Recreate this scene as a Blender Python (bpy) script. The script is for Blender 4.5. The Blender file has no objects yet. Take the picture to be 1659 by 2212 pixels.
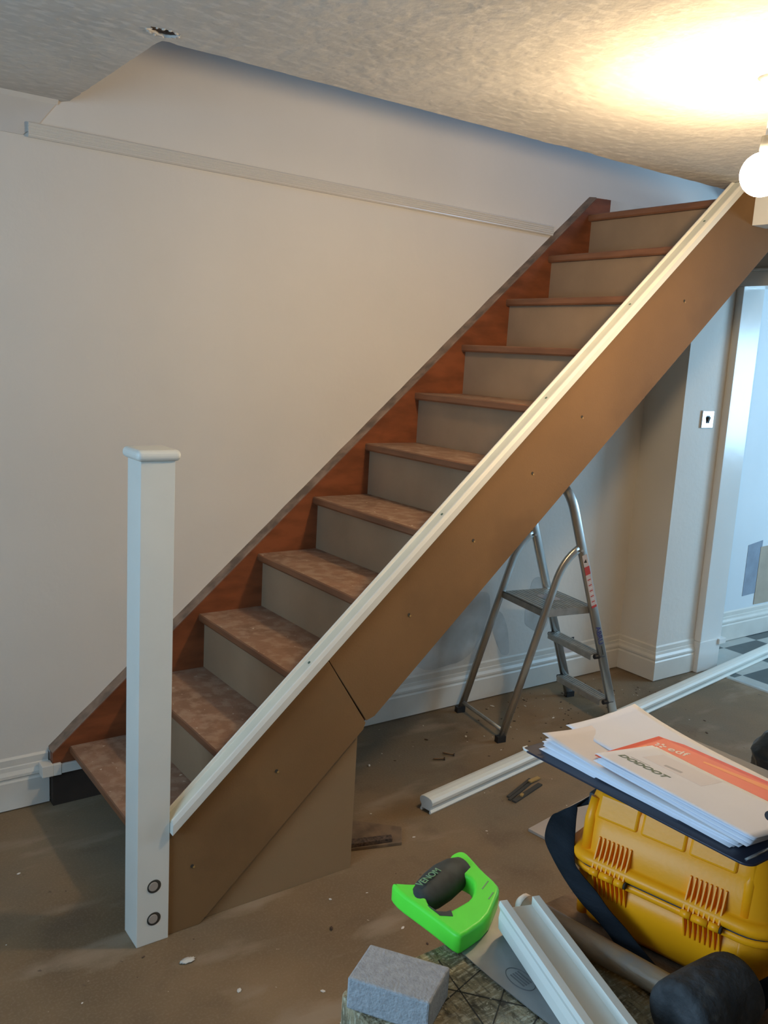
import bpy, bmesh, math, random
from mathutils import Vector, Matrix, noise as mnoise
random.seed(7)
PI = math.pi
SC = bpy.context.scene
C = SC.collection

# ------------------------------------------------------------ camera, light, exposure
def cam_matrix(pitch, roll, yaw, loc):
    return (Matrix.Translation(loc) @ Matrix.Rotation(yaw, 4, 'Z') @ Matrix.Rotation(pitch, 4, 'X') @ Matrix.Rotation(roll, 4, 'Z'))
cd = bpy.data.cameras.new('camera'); cam = bpy.data.objects.new('camera', cd); C.objects.link(cam)
cam.matrix_world = cam_matrix(1.39641, 0.05755, -0.62791, Vector((-0.8071, -2.8631, 1.5356)))
cd.sensor_fit = 'VERTICAL'; cd.sensor_height = 36.0; cd.lens = 1908.8 * 36 / 2212; cd.clip_start = 0.05
SC.camera = cam
w = bpy.data.worlds.new('world'); SC.world = w; w.use_nodes = True
w.node_tree.nodes['Background'].inputs[0].default_value = (0.5, 0.7, 1, 1)
w.node_tree.nodes['Background'].inputs[1].default_value = 0.6
vs = SC.view_settings; vs.view_transform = 'Standard'; vs.look = 'None'; vs.gamma = 1; vs.exposure = 0.0; vs.use_curve_mapping = False

BULB = (1.16, -1.585, 2.005); BULB_R = 0.05; BULB_L = 400; BULB_COL = (1.0, 0.73, 0.42)
DAY = (0.55, 0.78, 1.0)
def area(name, loc, direction, sx, sy, power, col):
    ld = bpy.data.lights.new(name, 'AREA'); ld.shape = 'RECTANGLE'; ld.size = sx; ld.size_y = sy; ld.energy = power; ld.color = col
    o = bpy.data.objects.new(name, ld); C.objects.link(o); o.location = loc
    o.rotation_euler = Vector(direction).to_track_quat('-Z', 'Y').to_euler(); return o
area('daylight_living_window', (-2.08, -1.90, 1.45), (1, -0.10, 0), 1.1, 1.1, 38, (0.43, 0.71, 1.0))
area('daylight_kitchen_window', (5.48, -2.0, 1.42), (-1, 0.2, 0), 1.2, 0.85, 68, (0.42, 0.72, 1.0))
area('daylight_landing_window', (3.25, -1.5, 3.3), (-1, 0.5, -0.35), 0.9, 0.9, 22, (0.36, 0.60, 1.0))

# ------------------------------------------------------------ materials
def mat(name, col, rough=0.7, var=0.0, vscale=6.0, bump=0.0, bscale=60.0, metal=0.0, col2=None, spec=0.5, coat=0.0, stretch=None, detail=6):
    m = bpy.data.materials.new(name); m.use_nodes = True
    n = m.node_tree.nodes; l = m.node_tree.links; b = n['Principled BSDF']
    b.inputs['Roughness'].default_value = rough; b.inputs['Metallic'].default_value = metal
    b.inputs['Specular IOR Level'].default_value = spec; b.inputs['Coat Weight'].default_value = coat
    b.inputs['Base Color'].default_value = (*col, 1)
    tc = n.new('ShaderNodeTexCoord'); mp = n.new('ShaderNodeMapping'); l.new(tc.outputs['Object'], mp.inputs[0])
    if stretch: mp.inputs['Scale'].default_value = stretch
    if var > 0 or col2:
        t = n.new('ShaderNodeTexNoise'); t.inputs['Scale'].default_value = vscale; t.inputs['Detail'].default_value = detail
        l.new(mp.outputs[0], t.inputs['Vector'])
        r = n.new('ShaderNodeValToRGB'); l.new(t.outputs['Fac'], r.inputs[0])
        c2 = col2 or tuple(max(0, c * (1 - var)) for c in col); c1 = col if col2 else tuple(min(1, c * (1 + var)) for c in col)
        r.color_ramp.elements[0].position = 0.35; r.color_ramp.elements[1].position = 0.65
        r.color_ramp.elements[0].color = (*c2, 1); r.color_ramp.elements[1].color = (*c1, 1)
        l.new(r.outputs[0], b.inputs['Base Color'])
    if bump > 0:
        t = n.new('ShaderNodeTexNoise'); t.inputs['Scale'].default_value = bscale; t.inputs['Detail'].default_value = 5
        l.new(mp.outputs[0], t.inputs['Vector'])
        bp = n.new('ShaderNodeBump'); bp.inputs['Strength'].default_value = bump; bp.inputs['Distance'].default_value = 0.01
        l.new(t.outputs['Fac'], bp.inputs['Height']); l.new(bp.outputs[0], b.inputs['Normal'])
    return m
def layer(m, col, scale, lo, hi, stretch=None, amount=1.0, voronoi=False, w=None):
    """mix another colour over the base colour where a noise is high"""
    n = m.node_tree.nodes; l = m.node_tree.links; b = n['Principled BSDF']
    tc = n.new('ShaderNodeTexCoord'); mp = n.new('ShaderNodeMapping'); l.new(tc.outputs['Object'], mp.inputs[0])
    if stretch: mp.inputs['Scale'].default_value = stretch
    if w: mp.inputs['Location'].default_value = w
    t = n.new('ShaderNodeTexNoise'); t.inputs['Scale'].default_value = scale; t.inputs['Detail'].default_value = 4
    l.new(mp.outputs[0], t.inputs['Vector'])
    mr = n.new('ShaderNodeMapRange'); mr.inputs[1].default_value = lo; mr.inputs[2].default_value = hi; mr.inputs[4].default_value = amount
    l.new(t.outputs['Fac'], mr.inputs[0])
    mx = n.new('ShaderNodeMix'); mx.data_type = 'RGBA'; l.new(mr.outputs[0], mx.inputs[0])
    src = b.inputs['Base Color']
    if src.is_linked: l.new(src.links[0].from_socket, mx.inputs[6])
    else: mx.inputs[6].default_value = src.default_value
    mx.inputs[7].default_value = (*col, 1); l.new(mx.outputs[2], src)
    return mr, mx

M = {}
M['wall'] = mat('painted_plaster', (0.73, 0.685, 0.62), 0.62, 0.035, 1.3, 0.12, 35, spec=0.35)
M['far_wall'] = mat('dark_unseen_wall', (0.30, 0.26, 0.22), 0.8, 0.05, 2)  # walls out of view, toned dark to hold down bounced fill light
M['wall_old'] = mat('old_painted_plaster', (0.60, 0.57, 0.53), 0.7, 0.04, 3, 0.1, 35)
M['ceiling'] = mat('artex_ceiling', (0.64, 0.60, 0.54), 0.8, 0.08, 3.0, 0.5, 22)
layer(M['ceiling'], (0.76, 0.71, 0.64), 22, 0.52, 0.62, stretch=(1, 2.2, 1), amount=0.7)
M['white_gloss'] = mat('white_gloss_paint', (0.74, 0.72, 0.68), 0.22, 0.02, 4, 0.04, 20, spec=0.6)
M['skirting'] = mat('skirting_paint', (0.70, 0.66, 0.59), 0.4, 0.05, 7, 0.05, 25)
M['rail_trim'] = mat('reeded_rail_paint', (0.72, 0.68, 0.61), 0.25, 0.0, 9, spec=0.6)
M['primer'] = mat('white_primer', (0.79, 0.77, 0.69), 0.45, 0.02, 8)
M['raw_end'] = mat('raw_pine', (0.70, 0.52, 0.27), 0.6, 0.1, 20)
M['groove'] = mat('primed_groove', (0.66, 0.66, 0.56), 0.5, 0.05, 8)
M['mdf'] = mat('mdf_cladding', (0.230, 0.130, 0.057), 0.7, 0.08, 2.5, 0.05, 200, spec=0.15)
layer(M['mdf'], (0.165, 0.092, 0.042), 3.0, 0.58, 0.75, amount=0.6)
M['mdf_pale'] = mat('mdf_panel', (0.29, 0.19, 0.10), 0.65, 0.06, 3, 0.04, 200, spec=0.3)
M['riser'] = mat('riser_board', (0.33, 0.222, 0.134), 0.75, 0.08, 5, 0.05, 150, spec=0.25)
M['tread'] = mat('worn_tread_wood', (0.27, 0.155, 0.10), 0.7, 0.15, 9, 0.15, 120, spec=0.3)
layer(M['tread'], (0.37, 0.255, 0.18), 26, 0.45, 0.62, amount=0.8)
layer(M['tread'], (0.62, 0.52, 0.42), 45, 0.68, 0.72, amount=0.8)
M['nosing'] = mat('varnished_nosing', (0.22, 0.090, 0.040), 0.45, 0.2, 8, stretch=(4, 0.6, 4))
M['string'] = mat('varnished_string', (0.200, 0.062, 0.024), 0.42, 0.25, 7, 0.05, 60, stretch=(1, 1, 3), spec=0.35)
M['string_foot'] = mat('shade_painted_foot', (0.035, 0.018, 0.010), 0.7, 0.2, 12)  # shade below the bottom tread, painted into the string's lower end
M['string_edge'] = mat('string_top_edge', (0.22, 0.145, 0.10), 0.6, 0.4, 18)
M['floor'] = mat('chipboard_floor', (0.210, 0.138, 0.074), 0.72, 0.22, 1.6, 0.12, 90, spec=0.3)
layer(M['floor'], (0.160, 0.132, 0.092), 1.1, 0.50, 0.66, amount=0.7)
layer(M['floor'], (0.13, 0.085, 0.05), 4.5, 0.56, 0.70, amount=0.6, w=(3, 1, 0))
layer(M['floor'], (0.36, 0.28, 0.20), 3.0, 0.56, 0.70, stretch=(1.0, 2.6, 1), amount=0.5, w=(7, 2, 0))
layer(M['floor'], (0.30, 0.22, 0.15), 160, 0.50, 0.62, amount=0.2)
layer(M['floor'], (0.08, 0.05, 0.035), 28, 0.70, 0.75, amount=0.7)
layer(M['floor'], (0.60, 0.52, 0.42), 40, 0.745, 0.77, amount=0.8, w=(5, 5, 0))
M['alu'] = mat('aluminium', (0.60, 0.60, 0.58), 0.36, 0.06, 10, metal=0.9)
M['alu_edge'] = mat('aluminium_tread', (0.50, 0.49, 0.46), 0.5, 0.1, 30, metal=0.85)
M['blackp'] = mat('black_plastic', (0.02, 0.02, 0.022), 0.5)
M['yellow'] = mat('yellow_case_plastic', (1.0, 0.37, 0.006), 0.36, 0.03, 6, 0.03, 120, spec=0.28)
M['gasket'] = mat('rubber_gasket', (0.05, 0.055, 0.06), 0.7)
M['webbing'] = mat('black_webbing', (0.018, 0.021, 0.026), 0.9, 0.3, 6, 0.3, 140, spec=0.08, stretch=(1, 1, 6))
M['green'] = mat('green_handle_plastic', (0.12, 0.88, 0.055), 0.42, 0.03, 20, spec=0.4)
M['grip'] = mat('dark_rubber_grip', (0.035, 0.045, 0.045), 0.7, 0.3, 40, spec=0.4)
M['steel'] = mat('saw_steel', (0.30, 0.30, 0.30), 0.42, 0.15, 14, metal=0.55)
M['block'] = mat('grey_block', (0.36, 0.365, 0.375), 0.9, 0.10, 120, 0.3, 300, spec=0.2)
M['rubber'] = mat('mallet_rubber', (0.05, 0.052, 0.055), 0.72, 0.5, 22, 0.5, 50, spec=0.35)
layer(M['rubber'], (0.12, 0.115, 0.10), 40, 0.62, 0.72, amount=0.6)
M['shaft'] = mat('worn_wooden_shaft', (0.30, 0.20, 0.12), 0.42, 0.3, 12, 0.1, 60, stretch=(3, 0.6, 3), spec=0.5)
layer(M['shaft'], (0.18, 0.18, 0.17), 18, 0.55, 0.7, amount=0.6)
M['shaft_end'] = mat('pale_shaft_end', (0.62, 0.52, 0.42), 0.6, 0.2, 60)
M['bench'] = mat('sawn_bench_board', (0.29, 0.235, 0.14), 0.85, 0.35, 40, 1.0, 60, spec=0.2)
layer(M['bench'], (0.50, 0.44, 0.31), 70, 0.50, 0.62, stretch=(1, 4, 1), amount=0.8)
layer(M['bench'], (0.10, 0.08, 0.05), 55, 0.55, 0.66, stretch=(4, 1, 1), amount=0.7)
layer(M['bench'], (0.06, 0.05, 0.035), 22, 0.58, 0.68, stretch=(2.2, 1, 1), amount=0.8)
layer(M['bench'], (0.28, 0.30, 0.33), 9, 0.60, 0.75, amount=0.2, w=(4, 0, 0))
M['bench_old'] = mat('dark_bench_board', (0.15, 0.10, 0.065), 0.8, 0.4, 18, 0.7, 45, spec=0.25)
layer(M['bench_old'], (0.24, 0.15, 0.09), 8, 0.5, 0.7, stretch=(3, 0.7, 1), amount=0.7)
M['cut'] = mat('saw_cut_shadow_line', (0.05, 0.04, 0.028), 0.9)
M['paper'] = mat('white_paper', (0.78, 0.775, 0.82), 0.75, 0.02, 9, spec=0.2)
M['paper_b'] = mat('cream_paper', (0.74, 0.68, 0.66), 0.75, 0.04, 9, spec=0.2)
M['orange'] = mat('red_orange_print', (0.72, 0.085, 0.035), 0.5, 0.04, 8)
M['orange2'] = mat('orange_print', (0.80, 0.22, 0.04), 0.5)
M['ink'] = mat('dark_green_ink', (0.10, 0.15, 0.11), 0.7)
M['ink_grey'] = mat('grey_ink', (0.42, 0.40, 0.42), 0.7)
M['ink_light'] = mat('pale_window_print', (0.70, 0.66, 0.68), 0.7)
M['ink_white'] = mat('white_ink', (0.82, 0.66, 0.60), 0.6)
M['navy'] = mat('navy_clipboard', (0.022, 0.026, 0.045), 0.35, spec=0.6)
M['green_ink'] = mat('green_lettering', (0.18, 0.34, 0.18), 0.6)
M['blue_ink'] = mat('blue_lettering', (0.03, 0.035, 0.20), 0.5)
M['red_ink'] = mat('red_sticker', (0.55, 0.06, 0.05), 0.5)
M['sticker'] = mat('sticker_white', (0.62, 0.54, 0.52), 0.5)
M['sticker_red'] = M['red_ink']
M['steel_ink'] = mat('etched_mark', (0.11, 0.11, 0.115), 0.5)
M['hole'] = mat('ragged_plaster_hole', (0.085, 0.05, 0.03), 0.95, 0.5, 90, 0.6, 120)
M['chrome'] = mat('brushed_chrome', (0.66, 0.68, 0.70), 0.25, metal=0.9)
M['tile_dark'] = mat('dark_vinyl_tile', (0.050, 0.070, 0.075), 0.35, 0.15, 10)
M['tile_pale'] = mat('pale_vinyl_tile', (0.42, 0.43, 0.40), 0.35, 0.06, 12)
M['bag'] = mat('black_bin_bag', (0.012, 0.016, 0.020), 0.28, bump=0.6, bscale=14, spec=0.6)
M['brown_bit'] = mat('brown_offcut', (0.16, 0.10, 0.055), 0.7, 0.3, 20)
M['ochre'] = mat('ochre_bit', (0.40, 0.24, 0.07), 0.6)
M['laminate'] = mat('pale_laminate', (0.42, 0.35, 0.29), 0.5, 0.05, 5)
M['laminate_edge'] = mat('laminate_edge', (0.66, 0.68, 0.64), 0.5)
M['kitchen_wall'] = mat('kitchen_wall_paint', (0.72, 0.74, 0.75), 0.55, 0.03, 2)
M['patch'] = mat('bare_plaster_patch', (0.26, 0.30, 0.36), 0.8, 0.1, 12)
M['board_patch'] = mat('bare_board', (0.42, 0.34, 0.26), 0.8, 0.08, 8)
M['mould'] = mat('grey_filler', (0.60, 0.58, 0.54), 0.8, 0.10, 7)
layer(M['mould'], (0.40, 0.37, 0.32), 5, 0.5, 0.66, amount=0.6)
M['dust'] = mat('sawdust', (0.50, 0.42, 0.28), 0.9)
M['grout'] = mat('plaster_crumb', (0.66, 0.60, 0.52), 0.9)

def emission(name, col, strength):
    m = bpy.data.materials.new(name); m.use_nodes = True; n = m.node_tree.nodes; n.clear()
    e = n.new('ShaderNodeEmission'); o = n.new('ShaderNodeOutputMaterial'); e.inputs[0].default_value = (*col, 1); e.inputs[1].default_value = strength
    m.node_tree.links.new(e.outputs[0], o.inputs[0]); return m
M['bulb'] = emission('glowing_bulb', BULB_COL, BULB_L)

# ------------------------------------------------------------ helpers
def add_box(bm, x0, x1, y0, y1, z0, z1, mi=0):
    vs_ = [bm.verts.new((x, y, z)) for z in (z0, z1) for y in (y0, y1) for x in (x0, x1)]
    for f in ((0, 2, 3, 1), (4, 5, 7, 6), (0, 1, 5, 4), (2, 6, 7, 3), (0, 4, 6, 2), (1, 3, 7, 5)):
        fc = bm.faces.new([vs_[i] for i in f]); fc.material_index = mi
    return vs_
def add_hex(bm, bot, top, mi=0):
    a = [bm.verts.new(p) for p in bot]; b = [bm.verts.new(p) for p in top]; n = len(a)
    fs = [bm.faces.new(a[::-1]), bm.faces.new(b)]
    for i in range(n): fs.append(bm.faces.new((a[i], a[(i + 1) % n], b[(i + 1) % n], b[i])))
    for f in fs: f.material_index = mi
def add_tube(bm, pts, r, seg=12, cap=True, squash=None, mi=0, closed_ends=True):
    """tube along pts; r a number or list; squash=(a,b, up) elliptical section"""
    pts = [Vector(p) for p in pts]; n = len(pts); rr = r if isinstance(r, (list, tuple)) else [r] * n
    rings = []; prev = None
    for i, p in enumerate(pts):
        d = (pts[min(i + 1, n - 1)] - pts[max(i - 1, 0)]).normalized()
        up = Vector(squash[2]) if squash else (prev or (Vector((0, 0, 1)) if abs(d.z) < 0.9 else Vector((1, 0, 0))))
        s = d.cross(up).normalized(); t = s.cross(d).normalized(); prev = t
        a, b = (squash[0], squash[1]) if squash else (1, 1)
        rings.append([bm.verts.new(p + (s * math.cos(2 * PI * k / seg) * a + t * math.sin(2 * PI * k / seg) * b) * rr[i]) for k in range(seg)])
    for i in range(n - 1):
        for k in range(seg):
            f = bm.faces.new((rings[i][k], rings[i][(k + 1) % seg], rings[i + 1][(k + 1) % seg], rings[i + 1][k])); f.smooth = True; f.material_index = mi
    if cap:
        for f in (bm.faces.new(rings[0][::-1]), bm.faces.new(rings[-1])): f.material_index = mi
def add_bar(bm, p0, p1, wdir, wid, thk, mi=0):
    """rectangular bar from p0 to p1; wdir the direction of its width"""
    p0, p1 = Vector(p0), Vector(p1); d = (p1 - p0).normalized(); wv = Vector(wdir); wv = (wv - d * wv.dot(d)).normalized() * wid / 2; tv = d.cross(wv).normalized() * thk / 2
    add_hex(bm, [p0 - wv - tv, p0 + wv - tv, p0 + wv + tv, p0 - wv + tv], [p1 - wv - tv, p1 + wv - tv, p1 + wv + tv, p1 - wv + tv], mi)
def sweep_rect(bm, pts, wvec, wid, thk, mi=0, rnd=0.28):
    """rounded rectangular section swept along pts lying in the plane perpendicular to wvec; wid along wvec"""
    pts = [Vector(p) for p in pts]; n = len(pts); wv = Vector(wvec).normalized(); rings = []
    for i, p in enumerate(pts):
        d = (pts[min(i + 1, n - 1)] - pts[max(i - 1, 0)]).normalized(); t = d.cross(wv).normalized()
        a, b = wid / 2, thk / 2; c = min(a, b) * rnd * 2
        prof = [(-a + c, -b), (a - c, -b), (a, -b + c), (a, b - c), (a - c, b), (-a + c, b), (-a, b - c), (-a, -b + c)]
        rings.append([bm.verts.new(p + wv * x + t * y) for x, y in prof])
    for i in range(n - 1):
        for k in range(8):
            f = bm.faces.new((rings[i][k], rings[i][(k + 1) % 8], rings[i + 1][(k + 1) % 8], rings[i + 1][k])); f.smooth = True; f.material_index = mi
    bm.faces.new(rings[0][::-1]); bm.faces.new(rings[-1])
def add_profile(bm, prof, p0, p1, sdir, udir, mi=0, smooth=False):
    """profile [(s,u)] extruded from p0 to p1; s along sdir, u along udir"""
    p0, p1, s, u = Vector(p0), Vector(p1), Vector(sdir), Vector(udir)
    a = [bm.verts.new(p0 + s * x + u * y) for x, y in prof]; b = [bm.verts.new(p1 + s * x + u * y) for x, y in prof]; n = len(a)
    for i in range(n):
        f = bm.faces.new((a[i], a[(i + 1) % n], b[(i + 1) % n], b[i])); f.material_index = mi; f.smooth = smooth
    for f in (bm.faces.new(a[::-1]), bm.faces.new(b)): f.material_index = mi
def add_cyl(bm, c, axis, r, length, seg=20, mi=0, r2=None):
    c = Vector(c); ax = Vector(axis).normalized()
    add_tube(bm, [c - ax * length / 2, c + ax * length / 2], [r, r2 if r2 is not None else r], seg, True, mi=mi)
def obj(name, bm, m, parent=None, bevel=0.0, recalc=True, smooth=False, segs=2):
    if recalc: bmesh.ops.recalc_face_normals(bm, faces=bm.faces)
    me = bpy.data.meshes.new(name); bm.to_mesh(me); bm.free()
    for k in (m if isinstance(m, (list, tuple)) else [m]): me.materials.append(k)
    if smooth:
        for p in me.polygons: p.use_smooth = True
    o = bpy.data.objects.new(name, me); C.objects.link(o)
    if parent: o.parent = parent
    if bevel > 0:
        b = o.modifiers.new('bevel', 'BEVEL'); b.width = bevel; b.segments = segs; b.limit_method = 'ANGLE'; b.angle_limit = math.radians(35)
    return o
def tag(o, label, cat, group=None):
    o['label'] = label; o['category'] = cat
    if group: o['group'] = group
    return o
def thing(name, label, cat, loc=(0, 0, 0), rotz=0, group=None):
    o = bpy.data.objects.new(name, None); C.objects.link(o); o.location = loc; o.rotation_euler = (0, 0, rotz); o.empty_display_size = 0.05
    return tag(o, label, cat, group)
def struct(name, bm, m, bevel=0.0, parent=None):
    o = obj(name, bm, m, parent, bevel)
    if not parent: o['kind'] = 'structure'
    return o
def B(): return bmesh.new()
def box_obj(name, m, parent, *a, bevel=0.0):
    bm = B(); add_box(bm, *a); return obj(name, bm, m, parent, bevel)
def curve_mesh(name, loops, z0, z1, bev=0.0):
    """solid plate from 2D loops (first outline, rest holes) between z0 and z1 with rounded edges"""
    cu = bpy.data.curves.new(name, 'CURVE'); cu.dimensions = '2D'; cu.fill_mode = 'BOTH'; cu.extrude = (z1 - z0) / 2 - bev; cu.bevel_depth = bev; cu.bevel_resolution = 3; cu.offset = -bev
    for lp in loops:
        s = cu.splines.new('POLY'); s.points.add(len(lp) - 1); s.use_cyclic_u = True
        for i, (x, y) in enumerate(lp): s.points[i].co = (x, y, 0, 1)
    o = bpy.data.objects.new(name, cu); C.objects.link(o); bpy.context.view_layer.update()
    me = bpy.data.meshes.new_from_object(o.evaluated_get(bpy.context.evaluated_depsgraph_get())); bpy.data.objects.remove(o); bpy.data.curves.remove(cu)
    bm = B(); bm.from_mesh(me); bpy.data.meshes.remove(me)
    bmesh.ops.remove_doubles(bm, verts=bm.verts, dist=1e-5); bmesh.ops.translate(bm, verts=bm.verts, vec=(0, 0, (z0 + z1) / 2)); return bm
def smooth_loop(pts, it=2):
    for _ in range(it):
        q = []
        for i in range(len(pts)):
            a, b = Vector(pts[i]), Vector(pts[(i + 1) % len(pts)]); q += [tuple(a * .75 + b * .25), tuple(a * .25 + b * .75)]
        pts = q
    return pts
def text_bm(s, size, origin, xdir, ydir, thick=0.0004, shear=0.0, spacing=1.0, bold=0.0):
    cu = bpy.data.curves.new('t', 'FONT'); cu.body = s; cu.size = size; cu.extrude = thick / 2; cu.shear = shear; cu.offset = bold; cu.space_character = spacing
    o = bpy.data.objects.new('t', cu); C.objects.link(o); bpy.context.view_layer.update()
    me = bpy.data.meshes.new_from_object(o.evaluated_get(bpy.context.evaluated_depsgraph_get())); bpy.data.objects.remove(o); bpy.data.curves.remove(cu)
    bm = B(); bm.from_mesh(me); bpy.data.meshes.remove(me)
    x = Vector(xdir).normalized(); y = Vector(ydir); y = (y - x * y.dot(x)).normalized(); z = x.cross(y); mt = Matrix((x, y, z)).transposed().to_4x4(); mt.translation = Vector(origin)
    bmesh.ops.transform(bm, matrix=mt, verts=bm.verts); return bm
def rrect(x0, x1, y0, y1, r, seg=6):
    o = []
    for cx, cy, a0 in ((x1 - r, y1 - r, 0), (x0 + r, y1 - r, PI / 2), (x0 + r, y0 + r, PI), (x1 - r, y0 + r, 1.5 * PI)):
        for k in range(seg + 1):
            a = a0 + PI / 2 * k / seg; o.append((cx + r * math.cos(a), cy + r * math.sin(a)))
    return o
def loft(bm, sections, mi=0, smooth=True):
    """sections: list of lists of 3D points"""
    rings = [[bm.verts.new(p) for p in s] for s in sections]; n = len(rings[0])
    for i in range(len(rings) - 1):
        for k in range(n):
            f = bm.faces.new((rings[i][k], rings[i][(k + 1) % n], rings[i + 1][(k + 1) % n], rings[i + 1][k])); f.smooth = smooth; f.material_index = mi
    for f in (bm.faces.new(rings[0][::-1]), bm.faces.new(rings[-1])): f.material_index = mi

# ------------------------------------------------------------ the room
ZC = 2.225                                    # ceiling height
KX = 3.25                                     # where the kitchen floor starts
bm = B(); add_box(bm, -3.4, KX, -4.6, 0.0, -0.1, 0.0); struct('floor', bm, M['floor'])
# kitchen floor of pale and dark square tiles
bm = B(); tl = 0.325
bm_f = []
x = 3.34 - tl
k = 0
xs = [KX] + [3.34 + tl * i for i in range(0, 7)] + [5.6]
ys = [0.0] + [-0.09 - tl * i for i in range(0, 9)] + [-3.1]
for i in range(len(xs) - 1):
    for j in range(len(ys) - 1):
        add_box(bm, xs[i], xs[i + 1], ys[j + 1], ys[j], -0.1, 0.0015, mi=(i + j) % 2)
struct('floor', bm, [M['tile_pale'], M['tile_dark']])
bm = B(); add_profile(bm, [(-0.018, 0), (0.018, 0), (0.012, 0.006), (-0.012, 0.006)], (KX - 0.005, -0.28, 0), (KX - 0.005, -1.9, 0), (1, 0, 0), (0, 0, 1)); struct('trim_1', bm, M['alu'])

# back wall, running behind the stairs, up the stairwell and into the kitchen
bm = B(); add_box(bm, -3.4, 3.3, 0, 0.12, -0.1, 4.7); wb = struct('wall_back', bm, M['wall'])
bm = B(); add_box(bm, 3.3, 5.6, 0, 0.12, -0.1, 2.5); struct('wall_back', bm, M['kitchen_wall'])
# older strip of plaster above the picture rail, ending in a ragged diagonal
bm = B(); add_hex(bm, [(-3.3, -0.004, 2.118), (-0.112, -0.004, 2.112), (-0.062, -0.004, 2.155), (-0.009, -0.004, ZC), (-3.3, -0.004, ZC)], [(-3.3, 0, 2.118), (-0.112, 0, 2.112), (-0.062, 0, 2.155), (-0.009, 0, ZC), (-3.3, 0, ZC)])
struct('trim_2', bm, M['wall_old'])
bm = B(); add_profile(bm, [(0, 0), (0.012, 0), (0, -0.012)], (-3.3, -0.004, ZC), (-0.012, -0.004, ZC), (0, -1, 0), (0, 0, 1)); struct('trim_3', bm, M['wall'])

# reeded picture rail
def reeded():
    bm = B(); h = 0.043; prof = [(0, 0)]
    prof += [(0.010, 0.0), (0.014, 0.004)]
    for r in range(4):
        u0 = 0.008 + r * 0.0082
        for a in range(5):
            t = a / 4; prof.append((0.013 + 0.0032 * math.sin(PI * t), u0 + 0.0078 * t))
    prof += [(0.009, h - 0.001), (0, h)]
    a0 = Vector((-0.098, 0, 2.108)); a1 = Vector((2.085, 0, 2.091))
    add_profile(bm, prof, a0, a1, (0, -1, 0), (0, 0, 1)); return bm
struct('trim_4', reeded(), M['rail_trim'])

# other walls of the room, kept simple where the photo does not look
def wall_with_window(name, wname, ax, pos, thick, a0, a1, z0, z1, wa0, wa1, wz0, wz1, m):
    bm = B()
    def bx(p, q, r, s):
        if ax == 'x': add_box(bm, min(pos, pos + thick), max(pos, pos + thick), p, q, r, s)
        else: add_box(bm, p, q, min(pos, pos + thick), max(pos, pos + thick), r, s)
    bx(a0, wa0, z0, z1); bx(wa1, a1, z0, z1); bx(wa0, wa1, z0, wz0); bx(wa0, wa1, wz1, z1); struct(name, bm, m)
    bm = B()
    def fr(p, q, r, s):
        c = pos + thick * 0.6
        if ax == 'x': add_box(bm, c - 0.03, c + 0.03, p, q, r, s)
        else: add_box(bm, p, q, c - 0.03, c + 0.03, r, s)
    t = 0.05; fr(wa0, wa1, wz0, wz0 + t); fr(wa0, wa1, wz1 - t, wz1); fr(wa0, wa0 + t, wz0, wz1); fr(wa1 - t, wa1, wz0, wz1); mdl = (wa0 + wa1) / 2; fr(mdl - t / 2, mdl + t / 2, wz0, wz1)
    struct(wname, bm, M['white_gloss'])
wall_with_window('wall_left', 'window_1', 'x', -2.1, -0.12, -4.5, 0, -0.1, 2.45, -2.50, -1.30, 0.85, 2.05, M['far_wall'])
bm = B(); add_box(bm, -2.5, 3.3, -4.62, -4.5, -0.1, 2.45); struct('wall_front', bm, M['far_wall'])
wall_with_window('wall_kitchen', 'window_2', 'x', 5.5, 0.12, -3.0, 0, -0.1, 2.5, -2.65, -1.35, 0.95, 1.9, M['kitchen_wall'])
bm = B(); add_box(bm, 3.3, 5.6, -3.1, -3.0, -0.1, 2.5); struct('wall_kitchen_front', bm, M['kitchen_wall'])
bm = B(); add_box(bm, 3.3, 5.6, -3.1, 0.1, 2.4, 2.5); struct('ceiling', bm, M['kitchen_wall'])
# wall between the rooms: the nib beside the stairs, the far part, the piece over the opening
bm = B(); add_box(bm, 2.838, 3.3, -0.232, 0, 0, 2.16); add_box(bm, 2.99, 3.3, -4.5, -1.9, 0, ZC); add_box(bm, 3.16, 3.3, -1.9, -0.232, 2.0, ZC)
struct('wall_right', bm, M['wall'])
# the landing and the upper part of the stairwell
bm = B(); add_box(bm, 2.36, 3.3, -0.84, 0, 2.16, 2.198); struct('floor', bm, M['tread'])
bm = B(); add_box(bm, 2.40, 3.3, -0.018, 0.0, 2.2, 2.29); struct('trim_5', bm, M['skirting'])
bm = B(); add_box(bm, 3.3, 3.4, -3.0, 0.1, 2.45, 4.7); struct('wall_upper_right', bm, M['wall'])
bm = B(); add_box(bm, -0.4, -0.3, -3.0, 0.0, 2.45, 4.7); struct('wall_upper_left', bm, M['wall'])
bm = B(); add_box(bm, -0.4, 3.4, -3.1, -3.0, 2.45, 4.7); struct('wall_upper_front', bm, M['wall'])
bm = B(); add_box(bm, -0.4, 3.4, -3.1, 0.12, 4.7, 4.8); struct('ceiling', bm, M['wall'])

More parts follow.
